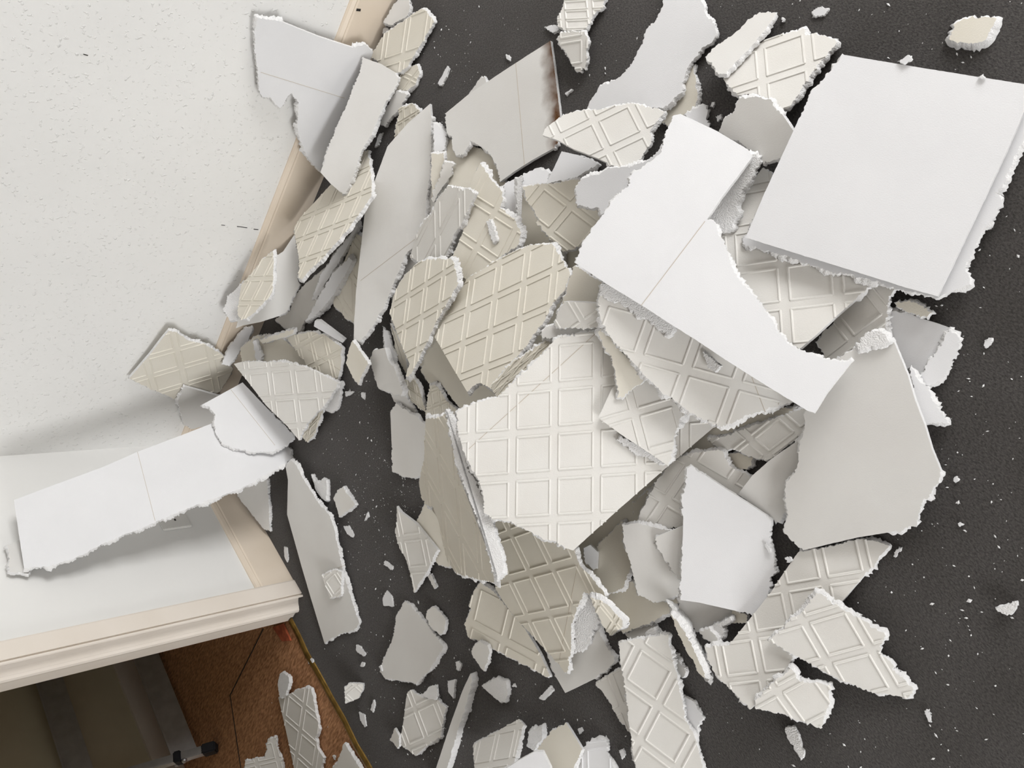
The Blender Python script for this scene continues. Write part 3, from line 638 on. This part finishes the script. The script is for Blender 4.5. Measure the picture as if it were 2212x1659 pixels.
S('bluish plain sheet with square corners and one bitten side', '1485,1011 1494,1006 1521*,1025 1589*,1070 1655,1113 1664,1138 1662,1174 1671,1219 1675,1239 1664,1246 1666,1266 1657,1287 1655,1312 1650,1333 1591*,1320 1512*,1302 1469,1296 1474*,1176 1476,1117 1473,1077 1480,1052', 'white', hint=(-.4,.0), hw=.8)
S('upright layered splinter with bright top edge', '1442,1300* 1451,1304 1485,1343 1500,1374 1516,1404 1530,1433 1541,1472 1537,1481 1523,1456 1503,1411 1482,1370 1460,1338', 'torn', hint=(-.1,-.2), t=.03)
S('shaded face of a second upright splinter', '1448,1325 1462,1340 1482,1370 1503,1411 1523,1456 1521,1464 1509,1454 1496,1424 1485,1411 1460,1359', 'cream', hint=(-.6,.5), t=.01)

S('large embossed sheet under the long pointed embossed shard', '1724,1193 1790,1180 1853,1165 1900,1171 1920,1181 1868*,1242 1810*,1310 1760,1370 1715,1420 1684*,1463 1632*,1521 1620,1533 1589,1500 1552,1466 1530,1428 1522,1398 1574,1394* 1617*,1340 1663*,1282 1696*,1233', 'offwhite', quad=[(1694.8,1270.2),(1782.2,1257.4),(1802.1,1347.9),(1713.2,1361.7)], hint='F', hw=1)
S('embossed offcut with a cross at the edge of the large embossed sheet', '1709,1444 1727,1472 1794,1481 1788,1527 1773,1573 1736,1558 1684,1540 1632,1530 1632,1512 1672,1475', 'offwhite', quad=[(1677.9,1492),(1754.6,1452.1),(1815.9,1535),(1739.3,1576.4)], hint='F', hw=1)
S('long pointed embossed shard ending in a white torn tail', '1764,1279 1794,1300 1819,1316 1871,1343 1905,1365 1911,1370 1898,1414 1924,1429 1928,1448 1952,1466 1973,1490 1961,1508 1890,1497 1825,1472 1776,1448 1721,1417 1660,1385 1696,1352 1730,1325', 'offwhite', quad=[(1734.7,1340.2),(1829.8,1312.6),(1880.4,1401.5),(1786.8,1427.6)], hint='F', hw=1)
S('grey rounded plain shard beside the open carpet', '1847,751 1918,735 1930,736* 1940*,760 1961*,811 1977*,865 1996*,914 2012*,968 2032,1017 2028,1044 2006,1076 1990,1088 1980,1136 1920,1150* 1852*,1161 1738,1188 1724,1182 1692,1147 1702,1113 1697,1072 1698,1045 1714,1025 1723,1003 1728,952 1739,919 1737,893 1770,830 1810,775', 'plain', hint=(-.6,.08), hw=1)
S('crumbling white tuft on the top of the grey rounded shard', '1868,722 1890,715 1913,724 1916,738 1855,755 1852,748', 'torn', hint='F')

S('crumbling white fold beside the leaning brown diamonds', '1240,1340 1262,1282 1285,1298 1292,1345 1262,1402 1240,1412', 'torn', hint=(-.2,.2), amp=.003)
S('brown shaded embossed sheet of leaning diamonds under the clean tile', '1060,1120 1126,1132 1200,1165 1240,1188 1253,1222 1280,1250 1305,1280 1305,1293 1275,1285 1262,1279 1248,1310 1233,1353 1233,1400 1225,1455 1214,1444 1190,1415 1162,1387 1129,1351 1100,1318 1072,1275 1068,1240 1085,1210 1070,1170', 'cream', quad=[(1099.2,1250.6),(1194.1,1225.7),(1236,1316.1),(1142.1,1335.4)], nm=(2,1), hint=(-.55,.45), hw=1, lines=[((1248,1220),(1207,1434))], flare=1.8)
S('small curled embossed scrap with a crumbling white rim', '1275,1290 1294,1295 1313,1306 1344,1340 1346,1353 1321,1374 1303,1353 1289,1324', 'cream', hint=(-.45,.4), quad=[(1290,1300),(1330,1345),(1310,1370),(1280,1330)], flare=1.8, sq=0.4)
CH('small square block of foam under the clean tile corner', '1261*,1184 1275*,1177 1292*,1193 1290,1225 1280,1228 1262,1212', 'white', hint=(-.2,.0), t=.014)
S('embossed shard with a peaked top behind the standing one', '919,905 922,870 928,834 939,830 946,836 966,868 987,886 978,900 975,930 965,915 940,915', 'cream', quad=[(935,880),(952,872),(948,840),(930,846)], hint=(-.5,.45), flare=1.6, sq=0.4)
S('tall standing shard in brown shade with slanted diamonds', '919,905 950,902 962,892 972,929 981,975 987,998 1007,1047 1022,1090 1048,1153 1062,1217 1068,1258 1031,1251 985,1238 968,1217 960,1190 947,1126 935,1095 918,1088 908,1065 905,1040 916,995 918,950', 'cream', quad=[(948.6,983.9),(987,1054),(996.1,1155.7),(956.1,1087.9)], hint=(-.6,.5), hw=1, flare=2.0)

S('bright layered torn sheet behind the standing shaded shard', '962,884 985,912 1000,965 1013,1015 1032,1050 1052,1100 1070,1150 1088,1212 1074,1258 1060,1217 1045,1153 1018,1090 1003,1047 983,998 976,960', 'torn', hint=(-.1,.35), t=.012, amp=.0025)

# ---- heap centre, upwards
S('dull embossed strip between two big embossed sheets', '1060,835 1110,780 1180,735 1225,725 1240,760 1130,830 1095,850 1075,860', 'cream', quad=[(1090,830),(1130,800),(1160,760),(1120,790)], hint=(-.55,.1), sq=0.4)
S('low slab edge under the small cream embossed strip', '1170,722 1178,708 1200,702 1290,708 1296,720 1235,728 1172,730', 'plain', hint=(-.5,0))
S('cream sheet under the creased white one', '1231,600 1240,575 1310,615 1305,665 1222,662 1215,655', 'cream', hint=(-.45,0))
S('small cream embossed strip above the central tile', '1197,703 1211,665 1222,652* 1260*,653 1305,657 1310,690 1310,706 1270,709 1211,709', 'offwhite', quad=[(1262,700),(1310,668),(1270,600),(1222,632)], hint=(-.4,0))
S('big central embossed tile with a straight clean edge', '1206,729 1290,716 1400,790 1543*,922 1442*,1008 1340*,1097 1238*,1189 1223,1184 1201,1170 1183,1168 1126,1139 1092,1125 1058,1117 1045,1107 1046,1086 1037,1045 1022,1018 1002,975 990,930 986,890 1025,871 1073,860 1095,838 1123,812 1150,787 1184,752', 'offwhite', quad=[(1109.1,935.3),(1288.8,922.6),(1289.9,1114.6),(1104.6,1127.4)], nm=(2,2), hint=(-.25,.0), hw=.8, lines=[((1008,974),(1285,722))])
S('torn sliver under the small diamond on the central tile', '1333,950 1341,942 1394,973 1440,1002 1425,1003 1394,986 1371,978', 'torn', hint=(-.25,0), t=.006)
S('small embossed diamond lying on the central tile', '1292*,902 1322*,839 1345,815 1400,815 1440,850 1480,893 1468,905 1458,935 1450,985 1444,1007* 1394*,973 1342*,939', 'offwhite', quad=[(1371.2,893.2),(1459.4,868.3),(1482,956.5),(1396.1,982.5)], hint=(-.25,.0), flare=1.8)
S('cream curl dangling onto the small diamond', '1291,716 1305,712 1340,756 1380,798 1392,815 1389,825 1351,850 1343,860 1333,858 1335,837 1328,798 1317,767', 'cream', hint=(-.3,0))
S('broken embossed grid shard under the creased white sheet', '1295,632 1310,600 1390,640 1500,700 1620,790 1735,866 1690,874 1655,884 1620,895 1590,910 1556,922 1518,905 1484,887 1453,862 1414,832 1387,807 1378,794 1340,753 1310,717 1297,685', 'offwhite', quad=[(1378,772.2),(1482,801.6),(1448.1,896.5),(1344.1,867.2)], hint=(-.2,-.12), hw=.6, sq=4, flare=1.6, lines=[((1624,815),(1653,890))])
CH('loose white chip on the broken grid shard', '1518,760 1526,765 1556,790 1545,803 1530,795', 'torn')
S('ragged under layer along the creased sheet', '1297,614 1310,612 1387,655 1430,680 1455,700 1450,722 1440,726 1430,712 1410,700 1400,690 1380,685 1365,672 1345,660 1320,645 1295,635', 'torn', hint=(-.2,-.15), t=.006, amp=.002)
S('white scrap with a bitten end touching the creased sheet', '1243,406 1258,386 1297,374 1313,363 1362,360 1400,345 1420,330 1440,300 1445,330 1400,375 1349,420 1326,440 1310,458 1297,465 1295,449 1272,449 1247,444 1245,415', 'white', hint=(-.25,-.1))
S('crumbling pinkish strip behind the creased sheet', '1620,330 1642,340 1640,355 1620,390 1600,420 1590,445 1595,465 1585,490 1562,500 1540,480 1520,470 1550,420 1590,370', 'torn', hint=(-.2,-.1), amp=.002)
S('creased bright white sheet across the heap top', '1456*,249 1470*,246 1549*,283 1616*,323 1626*,338 1597*,376 1559*,426 1527,474 1543,478 1552,508 1568,537 1586,589 1616,625 1646,658 1697,736 1730,757 1795,778 1841,780* 1787*,849 1760,892* 1744*,887 1646*,827 1573*,781 1500*,732 1453*,703 1387*,660 1308*,612 1240,566 1258,528 1277,496 1295,474 1329,426 1355,405 1365,375 1395,355 1428,330 1436,290', 'white', hint=(-.2,-.15), hw=.35, lines=[((1523,478),(1385,660))])

# ---- doorway floor and lower carpet
S('long plain strip lying on the carpet beside the doorway', '628,995 640,1005 658,1040 687,1085 711,1112 723,1147 737,1217 751,1269 776,1345 771,1357 757,1363 733,1370 707,1384 701,1390* 669*,1284 652*,1226 640*,1183 620*,1111 622*,1037 617,1009', 'plain', hint='F', hw=1.5, lines=[((705,1236),(745,1221))], flare=1.4)
CH('shredded white tuft beside the long carpet strip', '672,1025 680,1040 690,1045 697,1034 704,1037 706,1057 704,1082 695,1077 680,1055', 'torn', t=.012)
CH('small embossed chip sitting on the long carpet strip', '695,1244 722,1231 738,1235 736,1288 713,1292 706,1274', 'offwhite', quad=[(700,1255),(722,1290),(745,1270),(723,1235)], t=.008)
CH('folded white chip beside the long carpet strip', '740,1052 767,1091 733,1118 726,1093 720,1077 729,1059', 'offwhite', t=.012)
CH('rounded grey plain shard alone on the lower carpet', '877,1299 890,1311 924,1350 958,1399 943,1422 925,1451 899,1476 886,1473 861,1468 832,1466 820,1451 834,1411 850,1374 857,1329 868,1311', 'plain', t=.0085, flare=1.2)
CH('small rounded chip beside the grey plain shard', '924,1316 938,1312 951,1322 963,1340 960,1361 951,1370 933,1359 920,1334', 'offwhite', t=.008)
CH('drop shaped chip touching the tan heap foot', '1022,1397 1035,1386 1053,1395 1058,1411 1045,1450 1031,1431 1019,1413', 'offwhite', t=.008)
CH('crumpled chip with a jagged rim near the spike', '1040,1481 1074,1465 1092,1472 1096,1492 1092,1517 1080,1517 1051,1492', 'torn', t=.012)
CH('small triangular chip beside the white spike', '967,1472 983,1470 979,1510 968,1494')
CH('narrow chip near the plain tan shard corner', '1164,1508 1188,1483 1193,1492 1172,1512')
S('embossed palm sized shard alone on the lower carpet', '881,1494 890,1492 913,1508 945,1512 963,1528 955,1567 952,1592 933,1602 908,1622 897,1633 863*,1607 872*,1555 877*,1510', 'offwhite', quad=[(896.1,1530.4),(937.9,1512.3),(962.7,1580.1),(923.2,1599.3)], hint='F', hw=1)
CH('torn flap on the palm sized embossed shard', '913,1500 925,1485 942,1480 945,1505 940,1512 918,1506', 'torn')
CH('jagged scrap beside the palm sized embossed shard', '842,1600 852,1574 862,1590 862,1610 858,1617 850,1605', 'offwhite')
S('long white spike standing on edge on the carpet', '1016,1455 1020,1470 1010,1510 986,1589 966,1659 955,1690 935,1690 942*,1659 972*,1567 999*,1492', 'plain', hint=(-.75,.35), hw=2, t=.02, flare=.5)
S('embossed corner shard beside the long white spike', '1022,1609 1080*,1576 1121*,1553 1132,1566 1126,1585 1112,1640 1100,1690 1028,1690', 'offwhite', quad=[(1060,1651.3),(1102.9,1643.4),(1117.6,1569.9),(1076.9,1577.9)], hint='F', flare=1.6)
CH('crumpled white knot beside the curved beige piece', '1141,1580 1171,1567 1171,1594 1153,1623 1137,1612', 'torn', t=.014)
S('white embossed shard beside the curved beige piece', '1250,1640 1258,1618 1268,1603 1306,1596 1313,1612 1309,1625 1326,1659 1330,1690 1228,1690 1235,1665', 'white', quad=[(1266,1612),(1320,1608),(1328,1680),(1262,1690)], hint=(-.4,0))
S('curved beige piece between bluish plain and white embossed shards', '1172,1622 1160,1618 1191,1578 1223*,1562 1243*,1594 1258,1619 1245,1646 1228,1690 1196,1690 1189,1659', 'cream', hint=(-.6,-.2), hw=1)
S('bluish plain shard overlapping the curved beige piece', '1096,1659* 1120*,1643 1155*,1624 1172*,1624 1189*,1659 1195,1690 1080,1690', 'white', hint=(-.3,.2), hw=1)
S('grey scrap under the strip of whole diamonds', '1455,1415 1465,1424 1481,1452 1472,1463 1455,1450', 'plain')
S('white scrap under the strip of whole diamonds', '1470,1500 1500,1518 1518,1550 1508,1565 1502,1592 1480,1570', 'white')
S('long embossed strip with two whole diamonds near the heap foot', '1338,1388 1433,1371 1442,1370 1450,1411 1466,1481 1480,1555 1499,1587 1517,1659 1522,1690 1378,1690 1372,1650 1362,1582 1353,1510 1342,1442', 'offwhite', quad=[(1382.8,1389.1),(1460.8,1450.1),(1382.8,1597.1),(1306,1545)], nm=(1,2), hint=(-.5,.05), hw=1)
CH('forked white chip beside the embossed offcut with a cross', '1696,1573 1715,1570 1724,1592 1736,1628 1730,1642 1715,1616 1699,1592', 'torn')
S('embossed strip on the brown hall floor', '601,1506* 631,1497 651,1488 672,1487 680,1528 690,1576 681,1594 685,1614 699,1637 693,1665 690,1690 642,1690 635*,1659 618*,1580', 'offwhite', quad=[(613.9,1547.3),(648.9,1577.9),(641,1629.8),(606,1598.2)], hint='F', hw=1.5)
CH('ragged curl above the strip on the brown hall floor', '604,1456 613,1454 624,1463 624,1476 617,1501 604,1508 600,1478', 'torn', t=.01)
S('stepped embossed scrap on the brown hall floor', '529,1643 572,1637 579,1598 595,1591 601,1623 610,1643 608,1665 612,1690 530,1690', 'offwhite', quad=[(555,1650),(600,1640),(590,1600),(545,1610)], hint='F', hw=1.5)
S('three sided shard beside the brass threshold strip', '744,1605 752,1619 777,1659 790,1690 720,1690 718,1659 728,1650 735,1630', 'offwhite', hint='F', hw=1.5)

# ---- loose chips lying on the carpet and floor
GC = 'loose foam chips on the carpet'
LOOSE = ['742,1138 753,1136 764,1156 760,1161 749,1152', '830,1213 848,1224 846,1231 828,1220', '835,1276 846,1290 848,1310 828,1308 826,1294',
 '793,1107 796,1116 787,1125', '613,1181 619,1185 622,1206 620,1215 615,1205', '769,1395 778,1397 789,1413 785,1418 769,1406',
 '807,1512 809,1524 805,1539 800,1533', '775,1539 787,1544 791,1569 787,1571 778,1555', '780,1432 786,1433 784,1440 779,1440',
 '966,142 970,149 954,185 945,181', '818,290 826,287 816,315 809,318', '1220,203 1233,192 1236,194 1222,205', '1546,252 1557,247 1558,255 1550,262',
 '1537,222 1543,221 1541,230 1536,230', '1754,25 1766,16 1790,18 1781,32 1763,35', '1941,131 1963,119 1970,127 1952,139', '2112,166 2121,161 2126,168',
 '2125,745 2130,735 2142,732 2138,745 2128,751', '1930,1202 1936,1188 1947,1183 1945,1190 1935,1203', '1997,1537 2006,1533 2012,1561 2006,1560',
 '2060,1033 2066,1030 2070,1037 2064,1043 2059,1039', '2069,1131 2075,1129 2080,1134 2073,1138', '745,846 763,846 747,857', '779,850 787,849 786,863 780,857',
 '664,1425 675,1424 676,1432 666,1434', '718,1632 724,1632 722,1642', '1092,118 1098,120 1101,130 1096,128', '1652,1174 1660,1180 1664,1192 1658,1193', '1695,1206 1706,1204 1710,1212 1700,1214',
 '984,1430 990,1428 996,1434 992,1448 986,1446', '1105,1482 1110,1478 1113,1484', '1688,38 1694,41 1691,48', '818,1440 822,1437 825,1450', '1338,1622 1346,1618 1350,1632 1343,1640', '1248,1575 1256,1572 1259,1580 1251,1586']
LOOSE_LABELS = ['little chip on carpet beside the long plain strip', 'oblong chip between the embossed kite and long strip', 'blocky chip next to the rounded grey plain shard', 'tiny sliver between folded chip and embossed kite', 'narrow sliver between skirting and long plain strip', 'oblong chip off the end of the long plain strip', 'slender chip beside the palm sized embossed shard', 'wavy chip beside the brass threshold strip', 'small crumb beside the grey plain shard tip', 'slender pointed chip on carpet beside the scorched shard', 'slender chip in the gap beside the tall plain blade', 'thin curl beside the burnt brown edge', 'small lump between creased sheet and dull plain shard', 'tiny flake near the base of the narrow pointed splinter', 'oval chip beyond the stepped embossed shard', 'rounded chip against the top of the largest tile', 'tiny chip half hidden behind the largest tile', 'oval chip on bare carpet beyond the clean white sheet', 'frayed flake beside the long pointed embossed shard', 'flat sliver on carpet beyond the forked chip', 'knobbly crumb beside the grey rounded shard', 'rounded crumb on open carpet near the knobbly one', 'wedge shaped chip near the tan diamond chip', 'upright wedge chip next to the flat one by tan diamond', 'white chip lying on the brass threshold strip', 'small chip on brown floor beside the three sided shard', 'tiny frayed flake on carpet behind the scorched shard', 'thin flake in the dark gap beside the bluish sheet', 'flat flake in the dark gap by the grey rounded shard', 'small chip off the tip of the white spike', 'tiny crumb beside the crumpled jagged chip', 'tiny flake beside the narrow pointed splinter tip', 'thin flake beside the rounded grey plain shard edge', 'oval chip beside the strip of whole diamonds', 'small lump behind the curved beige piece']
for s, l in zip(LOOSE, LOOSE_LABELS):
    CH(l, s, 'white', group=GC, t=.004, hint='F', hw=3)
CH('square cream chip alone on carpet beyond the largest tile', '2051,86 2060,54 2083,41 2128,35 2153,38 2126,88 2101,95 2078,91', 'cream', t=.012, flare=1.2)
CH('fluffy white chip alone on the open carpet', '2151,1315 2170,1310 2195,1301 2192,1321 2175,1330 2164,1324', 'torn', t=.012)
CH('embossed rounded chip near the brass threshold strip', '744,1485 757,1476 785,1478 782,1494 773,1510 746,1520', 'offwhite', quad=[(744,1500),(766,1520),(790,1500),(768,1480)], t=.008)

# ---- crumbs too small to pick apart
def crumbs():
    rng = np.random.default_rng(5); V = []; Fc = []
    spots = []
    for _ in range(900):
        px = (rng.uniform(560, 2212), rng.uniform(0, 1659)); spots.append(px)
    for cx_, cy_, sx_, sy_, n_ in ((800, 1010, 60, 110, 190), (870, 1080, 30, 80, 110), (900, 1420, 140, 120, 150), (980, 140, 60, 70, 45), (2050, 1150, 90, 200, 60), (740, 700, 30, 50, 25), (1050, 1560, 160, 60, 60)):
        for _ in range(n_): spots.append((rng.normal(cx_, sx_), rng.normal(cy_, sy_)))
    for px in spots:
        p = at_z(px)
        if p[0] < 0.02 or p[1] < 0.02 and p[0] < 0.72: continue
        zb = 0.0 if p[1] > -0.1 else -0.004
        iy, ix = int((px[1] - GY0) / ST), int((px[0] - GX0) / ST)
        if not (0 <= iy < GH and 0 <= ix < GW): continue
        if WB[iy, ix] > (RWD[iy, ix, 2] / (0.0 - HC)) * 1.004: continue
        s = 0.0006 + 0.0011 * rng.random() ** 2.2 + (0.0012 if rng.random() < .08 else 0)
        el = rng.uniform(1, 2.6); a = rng.uniform(0, 6.28); ca, sa = math.cos(a), math.sin(a)
        b = len(V)
        for dx, dy, dz in ((1, 0, .5), (-1, 0, .5), (0, 1, .5), (0, -1, .5), (0.1, 0.1, 1.3), (0, 0, -.1)):
            x = dx * s * el * rng.uniform(.7, 1.2); y = dy * s * rng.uniform(.7, 1.2)
            V.append((p[0] + x * ca - y * sa, p[1] + x * sa + y * ca, zb + dz * s * 1.2))
        for t_ in ((0, 2, 4), (2, 1, 4), (1, 3, 4), (3, 0, 4), (2, 0, 5), (1, 2, 5), (3, 1, 5), (0, 3, 5)): Fc.append(tuple(b + i for i in t_))
    o = obj('foam_crumbs', V, Fc, MT['torn'])
    tag(o, 'fine white foam crumbs sprinkled over the dark carpet', 'crumbs', kind='stuff')
crumbs()
